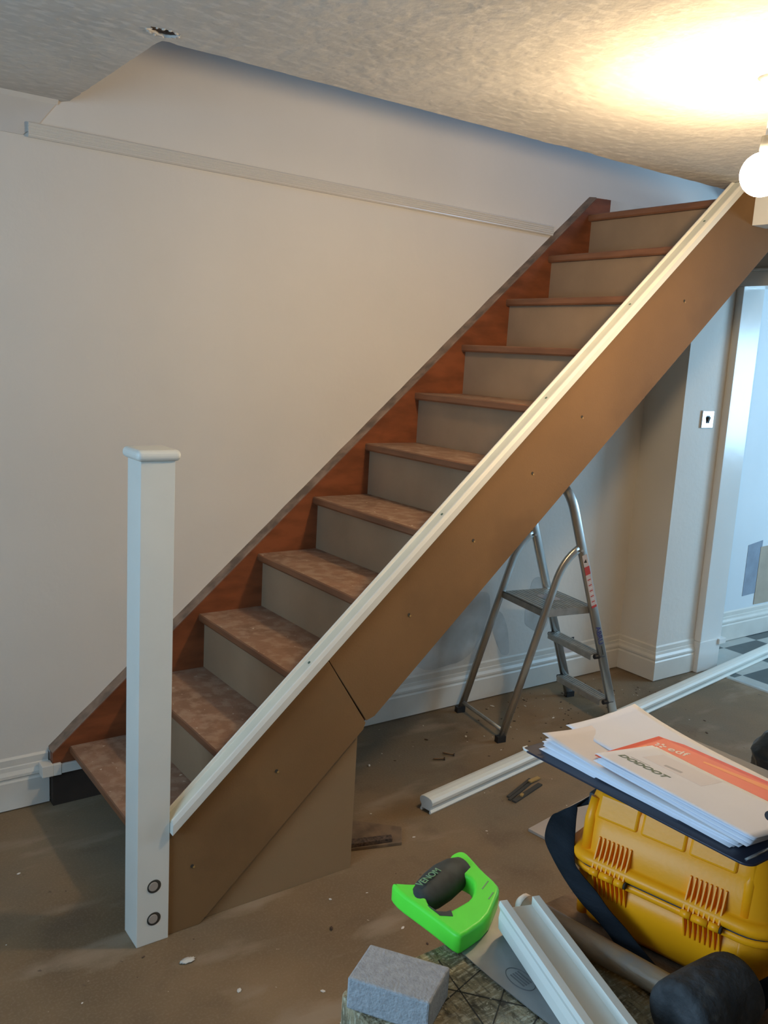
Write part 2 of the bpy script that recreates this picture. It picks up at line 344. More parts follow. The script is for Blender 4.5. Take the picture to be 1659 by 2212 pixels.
# artex ceiling with the ragged cut edge of the stair opening and the broken hole at its corner
def ceiling_mesh():
    ou = [(-3.3, -4.5), (3.3, -4.5), (3.3, -0.745)]
    x = 3.2
    while x > 0.05:
        j = 0.004 * mnoise.noise((x * 9, 0, 0)) + 0.004 * mnoise.noise((x * 31, 3, 0))
        if 1.33 < x < 1.50: j -= 0.010 * abs(mnoise.noise((x * 70, 1, 5))) + 0.004
        ou.append((x, -0.742 + j)); x -= 0.02
    ou += [(0.035, -0.748), (0.02, -0.742)]
    y = -0.72
    while y < -0.01: ou.append((0.016 + 0.003 * mnoise.noise((y * 30, 7, 0)), y)); y += 0.03
    ou += [(0.0, 0.0), (-3.3, 0.0)]
    hole = []
    for k in range(22):
        a = 2 * PI * k / 22; r = 1 + 0.45 * mnoise.noise((math.cos(a) * 2.6, math.sin(a) * 2.6, 2.2))
        hole.append((0.001 + 0.034 * r * math.cos(a), -0.797 + 0.024 * r * math.sin(a)))
    return curve_mesh('ceiling', [ou, hole], ZC, ZC + 0.009)
cm = ceiling_mesh()
add_box(cm, -3.3, 3.3, -4.5, -0.762, ZC + 0.0091, ZC + 0.23); add_box(cm, -3.3, -0.01, -0.762, 0, ZC + 0.0091, ZC + 0.23)
ceil = struct('ceiling', cm, M['ceiling'])
bm = B(); bmesh.ops.create_grid(bm, x_segments=14, y_segments=10, size=0.5)
for v in bm.verts: v.co = (0.001 + v.co.x * 0.20, -0.802 + v.co.y * 0.10, ZC + 0.0060 + 0.003 * mnoise.noise((v.co.x * 9, v.co.y * 9, 0)))
struct('trim_6', bm, M['hole'])
bm = B()                                          # loose plaster lips round the hole
for k in range(14):
    a = 2 * PI * k / 14 + random.uniform(-.1, .1); r = random.uniform(1.12, 1.32)
    p = Vector((0.001 + 0.031 * r * math.cos(a), -0.797 + 0.021 * r * math.sin(a), ZC - 0.001))
    s = random.uniform(0.002, 0.0042); mt = Matrix.Translation(p) @ Matrix.Rotation(random.uniform(0, 3), 4, 'Z') @ Matrix.Diagonal((s * 1.6, s, s * .7, 1))
    bmesh.ops.create_icosphere(bm, subdivisions=1, radius=1, matrix=mt)
struct('trim_7', bm, M['grout'])

# skirting boards
SK = [(0, 0.004), (0.019, 0.004), (0.019, 0.098), (0.015, 0.104), (0.015, 0.109), (0.0185, 0.113), (0.018, 0.122), (0.011, 0.134), (0.009, 0.147), (0.006, 0.150), (0.006, 0.172), (0, 0.179)]
def skirt(name, p0, p1, out, m=None):
    bm = B(); add_profile(bm, SK, p0, p1, out, (0, 0, 1)); return struct(name, bm, m or M['skirting'])
skirt('baseboard_left', (-3.3, 0, 0), (-0.058, 0, 0), (0, -1, 0))
skirt('baseboard_back', (0.2, 0, 0), (2.838, 0, 0), (0, -1, 0))
def skirt_piece(name, p0, o0, p1, o1):                # mitred ends: the offset direction is given at each end
    bm = B(); a = [bm.verts.new(Vector(p0) + Vector(o0) * x + Vector((0, 0, y))) for x, y in SK]; b = [bm.verts.new(Vector(p1) + Vector(o1) * x + Vector((0, 0, y))) for x, y in SK]
    for i in range(len(SK)): bm.faces.new((a[i], a[(i + 1) % len(SK)], b[(i + 1) % len(SK)], b[i]))
    return struct(name, bm, M['skirting'])
skirt_piece('baseboard_nib', (2.838, -0.001, 0), (-1, 0, 0), (2.838, -0.232, 0), (-1, -1, 0))
skirt_piece('baseboard_right', (2.838, -0.232, 0), (-1, -1, 0), (3.150, -0.232, 0), (0, -1, 0))
skirt('baseboard_kitchen', (3.3, 0, 0), (5.5, 0, 0), (0, -1, 0))
# door frame of the opening to the kitchen: post, plinth, head
bm = B(); add_box(bm, 3.150, 3.165, -0.272, -0.232, 0.165, 1.966); add_box(bm, 3.160, 3.335, -0.268, -0.232, 0, 1.97)
add_box(bm, 3.150, 3.20, -1.9, -0.232, 1.966, 2.036); add_box(bm, 3.142, 3.20, -1.9, -0.232, 2.036, 2.050); add_box(bm, 3.2, 3.30, -1.9, -0.232, 1.966, 2.0)
add_box(bm, 3.150, 3.335, -1.9, -1.86, 0, 1.966); add_box(bm, 3.146, 3.30, -0.274, -0.232, 0, 0.165); add_box(bm, 3.30, 3.36, -0.285, -0.24, 0.135, 0.165)
door = struct('door_1', bm, M['white_gloss'], bevel=0.003)

# bare patches on walls
def wall_patch(name, outline, y, m, t=0.002):
    bm = B(); add_hex(bm, [(x, y, z) for x, z in outline], [(x, y - t, z) for x, z in outline]); return struct(name, bm, m)
wall_patch('trim_8', [(3.925, 0.255), (4.07, 0.262), (4.07, 0.585), (3.925, 0.565)], 0, M['patch'])
wall_patch('trim_9', [(4.055, 0.19), (4.5, 0.19), (4.5, 0.56), (4.055, 0.545)], -0.002, M['board_patch'])
for nm, pts in (('trim_10', [(1.42, .20), (1.80, .19), (1.88, .33), (1.93, .50), (1.62, .56), (1.50, .40)]), ('trim_11', [(1.98, .19), (2.06, .19), (2.04, .30), (1.95, .44), (1.90, .36)]), ('trim_12', [(2.12, .27), (2.3, .27), (2.29, .55), (2.14, .53)])):
    q = smooth_loop(pts, 3); q = [(x + .03 * mnoise.noise((x * 9, z * 9, 0)), max(z + .03 * mnoise.noise((x * 9, z * 9, 9)), 0.182)) for x, z in q]
    wall_patch(nm, q, 0, M['mould'], 0.0004)

# ------------------------------------------------------------ wall socket back box and cable trunking, switch
t = thing('socket_back_box', 'open metal socket box let into the wall behind the stepladder', 'socket box', (2.44, 0, 0.135))
bm = B(); add_box(bm, -0.045, 0.045, -0.004, 0.0, 0, 0.075); obj('box', bm, M['gasket'], t)
bm = B(); add_box(bm, -0.035, 0.035, -0.012, -0.003, 0.004, 0.068); obj('faceplate', bm, M['sticker'], t, 0.003)
t = thing('cable_trunking', 'short white cable trunking crossing from the skirting end to the bottom tread', 'cable trunking', (-0.09, -0.0195, 0.112))
bm = B(); add_box(bm, -0.002, 0.0345, -0.0445, 0, 0, 0.040); add_box(bm, 0.0345, 0.060, -0.0445, -0.0308, 0, 0.040); obj('coupler', bm, M['skirting'], t, 0.002)
bm = B(); add_box(bm, 0.058, 0.190, -0.0425, -0.0308, 0.003, 0.035); obj('duct', bm, M['skirting'], t, 0.002)
t = thing('light_switch', 'square chrome light switch plate on the wall end by the kitchen opening', 'light switch', (3.03, -0.232, 1.276))
bm = B(); add_box(bm, -0.047, 0.047, -0.009, 0, 0, 0.086); obj('plate', bm, M['chrome'], t, 0.003)
bm = B(); add_box(bm, -0.013, 0.013, -0.011, -0.008, 0.024, 0.062); obj('insert', bm, M['blackp'], t, 0.001)
bm = B(); add_hex(bm, [(-0.008, -0.011, 0.030), (0.008, -0.011, 0.030), (0.008, -0.011, 0.056), (-0.008, -0.011, 0.056)], [(-0.008, -0.013, 0.030), (0.008, -0.013, 0.030), (0.008, -0.020, 0.056), (-0.008, -0.020, 0.056)]); obj('rocker', bm, M['blackp'], t)
for sx in (-0.032, 0.032):
    bm = B(); add_cyl(bm, (sx, -0.0095, 0.043), (0, 1, 0), 0.004, 0.002, 10); obj('screw', bm, M['alu'], t)

# ------------------------------------------------------------ light bulb on its flex
t = thing('pendant_light', 'glowing round bulb hanging on a flex near the top of the stairs', 'light bulb', BULB)
bm = B(); bmesh.ops.create_uvsphere(bm, u_segments=32, v_segments=20, radius=BULB_R); obj('bulb', bm, M['bulb'], t, smooth=True)
bm = B(); add_tube(bm, [(0, 0, 0.049), (0, 0, 0.056), (0, 0, 0.085)], [0.012, 0.0135, 0.011], 16); obj('lamp_holder', bm, M['gasket'], t)
bm = B(); add_tube(bm, [(0, 0, 0.085), (0.012, 0.004, 0.16), (0.022, 0.010, 0.212)], 0.0035, 8); obj('flex', bm, M['white_gloss'], t)
bm = B(); add_tube(bm, [(0.022, 0.010, 0.205), (0.022, 0.010, 0.2195)], [0.02, 0.04], 24); obj('ceiling_rose', bm, M['white_gloss'], t)

# ------------------------------------------------------------ the staircase
G, H = 0.2255, 0.2
ST = thing('staircase', 'straight wooden staircase with open bottom step, boarded outer string and white cap rail', 'staircase', (0, 0, 0))
sl = 0.887
# wall string
top = lambda x: 0.233 + sl * x
poly = [(-0.055, 0.112), (-0.055, top(-0.055)), (2.304, top(2.304)), (2.392, top(2.304) + 0.004), (2.392, 2.0), (2.392, top(2.392) - 0.42), (0.30, 0.112)]
bm = B(); add_hex(bm, [(x, -0.050, z) for x, z in poly], [(x, -0.0195, z) for x, z in poly]); obj('wall_string', bm, M['string'], ST)
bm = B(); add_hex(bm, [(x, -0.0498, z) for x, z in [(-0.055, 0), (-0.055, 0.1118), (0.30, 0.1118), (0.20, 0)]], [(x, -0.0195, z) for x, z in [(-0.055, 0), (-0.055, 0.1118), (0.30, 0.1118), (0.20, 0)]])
o = obj('string_foot', bm, M['string_foot'], ST); o['label'] = 'foot of the wall string, painted nearly black for the shade under the bottom tread'
bm = B(); n = 60                                     # rough unpainted strip along the top of the string
for i in range(n):
    xa = -0.055 + (2.36) * i / n; xb = -0.055 + 2.36 * (i + 1) / n; ja = 0.004 + 0.003 * mnoise.noise((xa * 14, 0, 0)); jb = 0.004 + 0.003 * mnoise.noise((xb * 14, 0, 0))
    add_hex(bm, [(xa, -0.046, top(xa) - 0.002), (xb, -0.046, top(xb) - 0.002), (xb, 0, top(xb) - 0.002), (xa, 0, top(xa) - 0.002)], [(xa, -0.040, top(xa) + ja), (xb, -0.040, top(xb) + jb), (xb, -0.0, top(xb) + jb + 0.006), (xa, -0.0, top(xa) + ja + 0.006)])
obj('string_top_strip', bm, M['string_edge'], ST)
for k in range(1, 12):
    x0 = (k - 1) * G; zt = k * H
    bm = B(); y0, y1 = -0.845, -0.050
    pr = [(0.0, -0.004), (0.003, 0.0), (G + 0.034, 0.0), (G + 0.034, -0.028), (0.004, -0.028), (0.0, -0.022)]
    if k == 11: pr = [(0.0, -0.004), (0.003, 0), (0.115, 0), (0.115, -0.028), (0.004, -0.028), (0, -0.022)]
    a = [bm.verts.new((x0 + px, y0, zt + pz)) for px, pz in pr]; b = [bm.verts.new((x0 + px, y1, zt + pz)) for px, pz in pr]
    for i in range(len(a)):
        f = bm.faces.new((a[i], a[(i + 1) % len(a)], b[(i + 1) % len(a)], b[i])); f.material_index = 1 if i in (0, 4, 5) else 0
    bm.faces.new(a[::-1]); bm.faces.new(b); obj('tread', bm, [M['tread'], M['nosing']], ST)
    if k > 1:
        bm = B(); add_box(bm, x0 + 0.022, x0 + 0.033, y0, y1, zt - H + 0.0005, zt - 0.0285); obj('riser', bm, M['riser'], ST)
# outer string boarded with brown board in two lengths
tp = lambda x: 0.286 + 0.893 * x
bt = lambda x: -0.092 + sl * x
yo0, yo1 = -0.868, -0.850
def plate(name, poly, m, ya=yo0, yb=yo1, bevel=0.0015):
    bm = B(); add_hex(bm, [(x, ya, z) for x, z in poly], [(x, yb, z) for x, z in poly]); return obj(name, bm, m, ST, bevel)
lower = plate('lower_cladding_board', [(0.0145, 0.0), (0.106, 0.0), (0.612, 0.452), (0.6190, 0.472), (0.4668, tp(0.4668)), (0.0145, tp(0.0145))], M['mdf'])
xe = (2.219 - 0.286) / 0.893
upper = plate('upper_cladding_board', [(0.4678, tp(0.4678)), (0.6215, 0.478), (0.650, bt(0.650) + 0.002), (2.56, bt(2.56)), (2.56, 2.219), (xe, 2.219)], M['mdf'])
plate('inner_string', [(0.02, 0.0), (0.09, 0.0), (2.55, bt(2.53)), (2.55, 2.21), (xe - 0.02, 2.21), (0.02, 0.28)], M['string'], -0.8499, -0.8455, 0)
plate('under_stair_panel', [(0.0, 0.0), (0.605, 0.0), (0.605, 0.455), (0.58, 0.45), (0.1, 0.02)], M['mdf_pale'], -0.8495, -0.836, 0.001)
for bd, pts in ((upper, [(1.891, 1.786), (1.422, 1.376), (1.216, 1.195), (0.986, 0.993), (0.754, 0.785)]), (lower, [(0.325, 0.391), (0.081, 0.18)])):
    for px, pz in pts:
        bm = B(); add_cyl(bm, (px, yo0 - 0.0004, pz), (0, 1, 0), 0.0048, 0.0012, 12); obj('screw_hole', bm, M['cut'], bd)
        bm = B(); add_cyl(bm, (px + 0.005, yo0 - 0.0006, pz - 0.004), (0, 1, 0), 0.0032, 0.0016, 10); obj('screw_head', bm, M['ochre'], bd)
# cap rail (base rail) with its shallow groove, sitting on the boards
ang = math.atan(0.893); dx = Vector((math.cos(ang), 0, math.sin(ang))); up = Vector((-math.sin(ang), 0, math.cos(ang)))
prof = [(0.0, 0.0), (0.062, 0.0), (0.062, 0.020), (0.057, 0.030), (0.0515, 0.030), (0.050, 0.022), (0.012, 0.022), (0.0105, 0.030), (0.005, 0.030), (0.0, 0.020)]
def rail_pt(x): return Vector((x, -0.833, tp(x) - 0.001))
bm = B(); add_profile(bm, prof, rail_pt(0.014), rail_pt(xe - 0.024), (0, -1, 0), up)
for v in bm.verts:
    if v.co.x < 0.3: v.co += dx * ((0.0145 - v.co.x) / dx.x)      # plumb cut against the newel post
    elif v.co.x > 1: v.co += dx * ((ZC - 0.0015 - v.co.z) / dx.z)   # level cut under the ceiling
for f in bm.faces:
    c = f.calc_center_median(); nrm = f.normal
    f.normal_update()
cap = obj('cap_rail', bm, M['primer'], ST, 0.0008)
bm = B(); add_profile(bm, [(0.0135, 0.0221), (0.0485, 0.0221), (0.0485, 0.0226), (0.0135, 0.0226)], rail_pt(0.0145), rail_pt(xe - 0.03), (0, -1, 0), up)
for v in bm.verts:
    if v.co.x < 0.3: v.co += dx * ((0.0146 - v.co.x) / dx.x)
    elif v.co.x > 1: v.co += dx * ((ZC - 0.002 - v.co.z) / dx.z)
obj('groove', bm, M['groove'], cap)
bm = B(); add_profile(bm, [(0.012, 0.0227), (0.050, 0.0227), (0.050, 0.0232), (0.012, 0.0232)], rail_pt(0.0146), rail_pt(0.055), (0, -1, 0), up)
for v in bm.verts:
    if v.co.x < 0.04: v.co += dx * ((0.0147 - v.co.x) / dx.x)
o = obj('bare_wood_end', bm, M['raw_end'], cap); o['label'] = 'unpainted yellow wood end of the groove'
for px in (1.994, 1.644, 1.288, 0.893, 0.453, 0.045):
    bm = B(); c = rail_pt(px - 0.02) + Vector((0, -0.031, 0)) + up * 0.0234; add_cyl(bm, c, up, 0.0042, 0.001, 12); obj('screw', bm, M['ink'], cap)
# lower newel post
NX0, NX1, NY0, NY1, NZ = -0.072, 0.0135, -0.8775, -0.790, 1.262
np_ = obj('newel_post', (lambda b: (add_box(b, NX0, NX1, NY0, NY1, 0, NZ), b)[1])(B()), M['primer'], ST, 0.0015)
np_['label'] = 'square white newel post at the foot of the stairs'
bm = B(); add_box(bm, NX0 - 0.012, NX1 + 0.012, NY0 - 0.012, NY1 + 0.012, NZ, NZ + 0.027); obj('cap', bm, M['primer'], np_, 0.0125, segs=5)
for hz in (0.161, 0.069):
    bm = B(); add_tube(bm, [(-0.0265, NY0 - 0.0002, hz), (-0.0265, NY0 - 0.0012, hz)], [0.0185, 0.0172], 28); obj('bolt_hole', bm, M['cut'], np_)
    bm = B(); add_tube(bm, [(-0.029, NY0 - 0.001, hz + 0.001), (-0.029, NY0 - 0.003, hz + 0.001)], [0.0125, 0.0118], 24); o = obj('dowel_plug', bm, M['laminate'], np_)
# upper newel post coming down through the ceiling
bm = B(); add_box(bm, 2.238, 2.328, -0.955, -0.869, 2.085, 2.222); o = obj('newel_post', bm, M['primer'], ST, 0.001); o['label'] = 'stub of the white upper newel post under the ceiling'

# ------------------------------------------------------------ stepladder
L = thing('step_ladder', 'small aluminium stepladder with a platform standing under the stairs', 'stepladder', (1.992, -0.132, 0), math.radians(-9.6))
W = 0.325
def arc(p, q, c, n=8):   # quadratic bend from p to q with corner c
    p, q, c = Vector(p), Vector(q), Vector(c)
    return [tuple(p * (1 - t) ** 2 + c * 2 * t * (1 - t) + q * t * t for t in [i / n])[0] for i in range(n + 1)]
zt_, st = 1.045, -0.062
fx = lambda z: 0.297 - 0.297 * z / 0.86 + 0.0 if z < 0.86 else 0 - (z - 0.86) * 0.345
fx = lambda z: 0.297 - 0.345 * z
pts = [(fx(0.012), 0, 0.012), (fx(0.9), 0, 0.9)] + arc((fx(0.95), 0, 0.95), (fx(1.06), -0.085, 1.06), (fx(1.06), 0, 1.06), 8)
pts2 = [(p[0], -W - p[1], p[2]) for p in [tuple(v) for v in pts]][::-1]
allp = [Vector(p) for p in pts] + [Vector(p) for p in pts2]
bm = B(); rings = []
nrm = Vector((0.945, 0, 0.326))                      # normal of the front frame's plane
sweep_rect(bm, allp, nrm, 0.042, 0.019)
hoop = obj('front_frame', bm, M['alu'], L)
for sy in (0, -W):                                   # rear legs with their bend into the hinge
    bx = lambda z: -0.305 + 0.315 * z
    p = [Vector((bx(0.012), sy, 0.012)), Vector((bx(0.62), sy, 0.62))] + [Vector(v) for v in arc((bx(0.66), sy, 0.66), (0.004, sy, 0.80), (bx(0.745), sy, 0.755), 8)]
    bm = B(); sweep_rect(bm, p, (0, 1, 0), 0.018, 0.034); obj('rear_leg', bm, M['alu'], L)
    bm = B(); add_box(bm, bx(0) - 0.020, bx(0) + 0.020, sy - 0.012, sy + 0.012, 0, 0.026); obj('foot', bm, M['blackp'], L)
    bm = B(); add_box(bm, fx(0) - 0.022, fx(0) + 0.020, sy - 0.012, sy + 0.012, 0, 0.026); obj('foot', bm, M['blackp'], L)
    bm = B(); add_cyl(bm, (0.012, sy, 0.795), (0, 1, 0), 0.006, 0.034, 12); obj('hinge_pin', bm, M['chrome'], L)
    for z in (0.33, 0.115): 
        bm = B(); add_cyl(bm, (fx(z) - 0.014, sy, z - 0.01), (1, 0, 0.0), 0.010, 0.05, 10); obj('step_cap', bm, M['blackp'], L)
for z in (0.33, 0.115):
    bm = B(); add_box(bm, fx(z) - 0.052, fx(z) + 0.012, -W + 0.010, -0.010, z - 0.003, z); add_box(bm, fx(z) - 0.052, fx(z) - 0.049, -W + 0.010, -0.010, z - 0.026, z - 0.003); add_box(bm, fx(z) + 0.009, fx(z) + 0.012, -W + 0.010, -0.010, z - 0.026, z - 0.003)
    for i in range(4): add_box(bm, fx(z) - 0.046 + i * 0.015, fx(z) - 0.040 + i * 0.015, -W + 0.010, -0.010, z, z + 0.0015)
    obj('step', bm, M['alu_edge'], L)
bm = B(); zp = 0.545; add_box(bm, -0.135, 0.118, -W + 0.012, -0.012, zp - 0.004, zp); add_box(bm, -0.135, -0.131, -W + 0.012, -0.012, zp - 0.030, zp); add_box(bm, 0.114, 0.118, -W + 0.012, -0.012, zp - 0.03, zp)
add_box(bm, -0.135, 0.118, -W + 0.009, -W + 0.013, zp - 0.03, zp); add_box(bm, -0.135, 0.118, -0.013, -0.009, zp - 0.03, zp)
for i in range(13): add_box(bm, -0.125 + i * 0.018, -0.117 + i * 0.018, -W + 0.016, -0.016, zp, zp + 0.0015)
pf = obj('platform', bm, M['alu_edge'], L)
bm = B(); add_box(bm, -0.03, 0.045, -0.20, -0.11, zp + 0.0015, zp + 0.0025); obj('platform_slot', bm, M['ink_grey'], pf)
bm = B(); add_cyl(bm, (-0.295, -W / 2, 0.045), (0, 1, 0), 0.008, W, 12); obj('crossbar', bm, M['alu_edge'], L)
nd = Vector((-0.326, 0, 0.945))
def st_plate(name, z0, z1, m, parent, wid=0.026, off=0.0096):
    bm = B(); a = Vector((fx(z0), -W - off, z0)); b = Vector((fx(z1), -W - off, z1)); add_bar(bm, a, b, (1, 0, 0), wid, 0.0006); return obj(name, bm, m, parent)
s1 = st_plate('warning_sticker', 0.545, 0.775, M['sticker'], hoop)
st_plate('red_panel', 0.69, 0.725, M['red_ink'], s1, 0.026, 0.0101); st_plate('red_band', 0.545, 0.555, M['red_ink'], s1, 0.026, 0.0101)
bm = B(); c = Vector((fx(0.75), -W - 0.0102, 0.75)); add_hex(bm, [c + Vector((-0.008, 0, -0.008)), c + Vector((0.008, 0, -0.008)), c + Vector((0, 0, 0.008))], [c + Vector((-0.008, -0.0003, -0.008)), c + Vector((0.008, -0.0003, -0.008)), c + Vector((0, -0.0003, 0.008))]); obj('warning_triangle', bm, M['cut'], s1)
for i in range(9):
    zz = 0.57 + i * 0.012; st_plate('text_line', zz, zz + 0.004, M['ink_light'] if i % 2 else M['red_ink'], s1, 0.016, 0.0101)
tb = text_bm('ABRU', 0.034, (fx(0.455) - 0.012, -W - 0.0098, 0.455), (0.326, 0, -0.945), (0.945, 0, 0.326)); obj('brand_lettering', tb, M['blue_ink'], hoop)
st_plate('slot_mark', 0.33, 0.37, M['cut'], hoop, 0.004)

# ------------------------------------------------------------ white handrail lengths
HR = [(-0.024, 0), (-0.017, 0), (-0.017, 0.012), (0.017, 0.012), (0.017, 0), (0.024, 0), (0.026, 0.006), (0.021, 0.016), (0.021, 0.024), (0.029, 0.034), (0.030, 0.046), (0.024, 0.056), (0.010, 0.060), (-0.010, 0.060), (-0.024, 0.056), (-0.030, 0.046), (-0.029, 0.034), (-0.021, 0.024), (-0.021, 0.016), (-0.026, 0.006)]
p0 = Vector((1.012, -0.70, 0)); p1 = Vector((3.95, -0.262, 0.0025)); d = (p1 - p0).normalized(); s = Vector((d.y, -d.x, 0)).normalized()
bm = B(); HRs = [(x, y * 0.95) for x, y in HR]; add_profile(bm, HRs, (0, 0, 0), (0, 0, 0) + (p1 - p0) if False else (p1 - p0), s, (0, 0, 1))
o = obj('handrail', bm, M['primer'], None, 0.0012); o.location = p0; tag(o, 'long white grooved handrail lying on the floor towards the kitchen', 'handrail')

# ------------------------------------------------------------ workbench and what lies on it
T = 0.79
WB = thing('workbench', 'rough workbench with a scored sawdust-covered top in the foreground', 'workbench', (-0.277, -2.092, 0))
def bench_board(name, x0, x1, y0, y1, m, rnd):
    lp = smooth_loop([(x0 + rnd, y1), (x0 + 0.004, y1 - 0.006), (x0, y1 - rnd * 0.8), (x0 + 0.012, y0 + 0.01), (x0 + 0.02, y0), (x1, y0), (x1, y1)], 2) if rnd else [(x0, y0), (x1, y0), (x1, y1), (x0, y1)]
    bm = curve_mesh(name, [lp], T - 0.042, T, 0.002); bmesh.ops.translate(bm, verts=bm.verts, vec=(0, 0, 0)); return obj(name, bm, m, WB)
b1 = bench_board('scored_board', 0.0, 0.335, -0.36, 0.0, M['bench'], 0.02)
b2 = bench_board('dark_board', 0.338, 0.95, -0.36, -0.005, M['bench_old'], 0)
b1.location = (0, 0, 0)
bm = B()
for (xa, ya, xb, yb, wd) in ((0.07, -0.012, 0.20, -0.165, 0.0018), (0.14, -0.02, 0.10, -0.2, 0.0016), (0.03, -0.10, 0.22, -0.05, 0.0014), (0.06, -0.21, 0.24, -0.13, 0.0016), (0.13, -0.15, 0.17, -0.3, 0.0016), (0.10, -0.02, 0.02, -0.06, 0.0016), (0.18, -0.10, 0.08, -0.17, 0.0013), (0.20, -0.19, 0.12, -0.24, 0.0014)):
    add_bar(bm, (xa, ya, T + 0.0002), (xb, yb, T + 0.0002), (yb - ya, xa - xb, 0), wd, 0.0006)
obj('saw_cuts', bm, M['cut'], b1)
for lx, ly in ((0.12, -0.07), (0.85, -0.07), (0.12, -0.30), (0.85, -0.30)):
    bm = B(); add_bar(bm, (lx, ly, 0), (lx, ly, T - 0.0425), (1, 0, 0), 0.05, 0.05); obj('leg', bm, M['gasket'], WB)
bm = B(); add_box(bm, 0.095, 0.875, -0.32, -0.05, 0.20, 0.22); obj('lower_shelf', bm, M['bench_old'], WB)
bm = B()
for i in range(800):
    px = random.uniform(0.01, 0.33); py = random.uniform(-0.33, -0.005); s_ = random.uniform(0.0003, 0.0010)
    mt = Matrix.Translation((-0.277 + px, -2.092 + py, T + s_ * 0.4)) @ Matrix.Rotation(random.uniform(0, 3), 4, 'Z') @ Matrix.Diagonal((s_ * random.uniform(1, 3), s_, s_ * .5, 1))
    bmesh.ops.create_icosphere(bm, subdivisions=1, radius=1, matrix=mt)
o = obj('sawdust', bm, M['dust'], None); tag(o, 'scattered sawdust and chips over the scored bench board', 'sawdust'); o['kind'] = 'stuff'

# grey block
bm = B(); q = [(-0.283, -2.122), (-0.228, -2.205), (-0.169, -2.170), (-0.2265, -2.0865)]
cx = sum(p[0] for p in q) / 4; cy = sum(p[1] for p in q) / 4
add_hex(bm, [(x - cx, y - cy, 0) for x, y in q], [(x - cx, y - cy, 0.040) for x, y in q]); o = obj('block', bm, M['block'], None, 0.0025); o.location = (cx, cy, T + 0.0006)
tag(o, 'small grey aerated block on the near left corner of the workbench', 'block')

# hand saw
SW = thing('hand_saw', 'hand saw with bright green and black handle lying across the workbench edge', 'hand saw', (-0.05, -2.04, T))
ou = [(-0.1215, -1.988), (-0.117, -1.984), (-0.099, -1.998), (-0.084, -2.006), (-0.050, -1.998), (-0.018, -1.986), (-0.004, -1.972), (0.008, -1.969), (0.017, -1.970), (0.022, -1.977), (0.018, -1.998), (0.012, -2.024), (0.008, -2.062), (0.0, -2.074), (-0.020, -2.088), (-0.056, -2.112), (-0.106, -2.122), (-0.115, -2.120), (-0.1165, -2.085), (-0.120, -2.045), (-0.124, -2.010)]
ho = [(-0.100, -2.036), (-0.085, -2.028), (-0.065, -2.022), (-0.045, -2.014), (-0.028, -2.010), (-0.019, -2.018), (-0.016, -2.036), (-0.029, -2.054), (-0.047, -2.068), (-0.072, -2.072), (-0.092, -2.074), (-0.103, -2.070), (-0.106, -2.055)]
OX, OY = -0.05, -2.04
bm = curve_mesh('handle', [[(x - OX, y - OY) for x, y in smooth_loop(ou, 1)], [(x - OX, y - OY) for x, y in smooth_loop(ho, 1)]], 0.0022, 0.030, 0.005)
hd = obj('handle', bm, M['green'], SW)
bm = B(); cl = [(-0.113, -2.032), (-0.098, -2.024), (-0.080, -2.018), (-0.058, -2.010), (-0.036, -2.002), (-0.014, -1.997), (0.000, -1.996)]
add_tube(bm, [(x - OX, y - OY, 0.018) for x, y in cl], [0.014, 0.0205, 0.0245, 0.027, 0.027, 0.025, 0.0215], 24, True, (1.0, 0.80, (0, 0, 1)))
gp = obj('grip', bm, M['grip'], SW)
bm = B(); add_hex(bm, [(x - OX, y - OY, 0.0295) for x, y in [(-0.108, -2.05), (-0.105, -2.068), (-0.096, -2.074), (-0.088, -2.0745), (-0.094, -2.086), (-0.108, -2.076)]], [(x - OX, y - OY, 0.0306) for x, y in [(-0.108, -2.05), (-0.105, -2.068), (-0.096, -2.074), (-0.088, -2.0745), (-0.094, -2.086), (-0.108, -2.076)]]); obj('grip_tail', bm, M['grip'], gp)
tb = text_bm('VENOM', 0.0145, (-0.1000 - OX, -2.0245 - OY, 0.0402), (0.96, 0.30, 0.01), (-0.30, 0.93, 0.0), 0.0008); obj('lettering', tb, M['green_ink'], gp)
bm = B(); bl = [(-0.106, -2.114), (-0.106, -2.176), (-0.101, -2.251), (-0.085, -2.42), (-0.060, -2.42), (0.012, -2.09), (0.010, -2.06), (-0.03, -2.09)]
a = [(x - OX, y - OY, 0.0032) for x, y in bl]; add_hex(bm, a, [(x, y, 0.0042) for x, y, z in a]); blade = obj('blade', bm, M['steel'], SW)
for rx, ry in ((0.020, 0.009), (0.0185, 0.0078)):
    pass
bm = B(); ring = [(-0.076 - OX + 0.013 * math.cos(a_), -2.196 - OY + 0.022 * math.sin(a_), 0.0044) for a_ in [2 * PI * i / 40 for i in range(41)]]
add_tube(bm, ring, 0.0005, 6, False); obj('etched_oval', bm, M['steel_ink'], blade)
bm = B()
for i in range(4): add_box(bm, -0.082 - OX + i * 0.004, -0.080 - OX + i * 0.004, -2.208 - OY, -2.184 - OY, 0.0042, 0.0045)
obj('etched_lines', bm, M['steel_ink'], blade)
bm = B()
for (xa, ya, xb, yb) in ((-0.020, -2.060, 0.0, -2.050), (-0.028, -2.082, -0.012, -2.074)):
    add_bar(bm, (xa - OX, ya - OY, 0.0302), (xb - OX, yb - OY, 0.0302), (1, -1.5, 0), 0.0015, 0.0006)
obj('angle_marks', bm, M['green_ink'], hd)

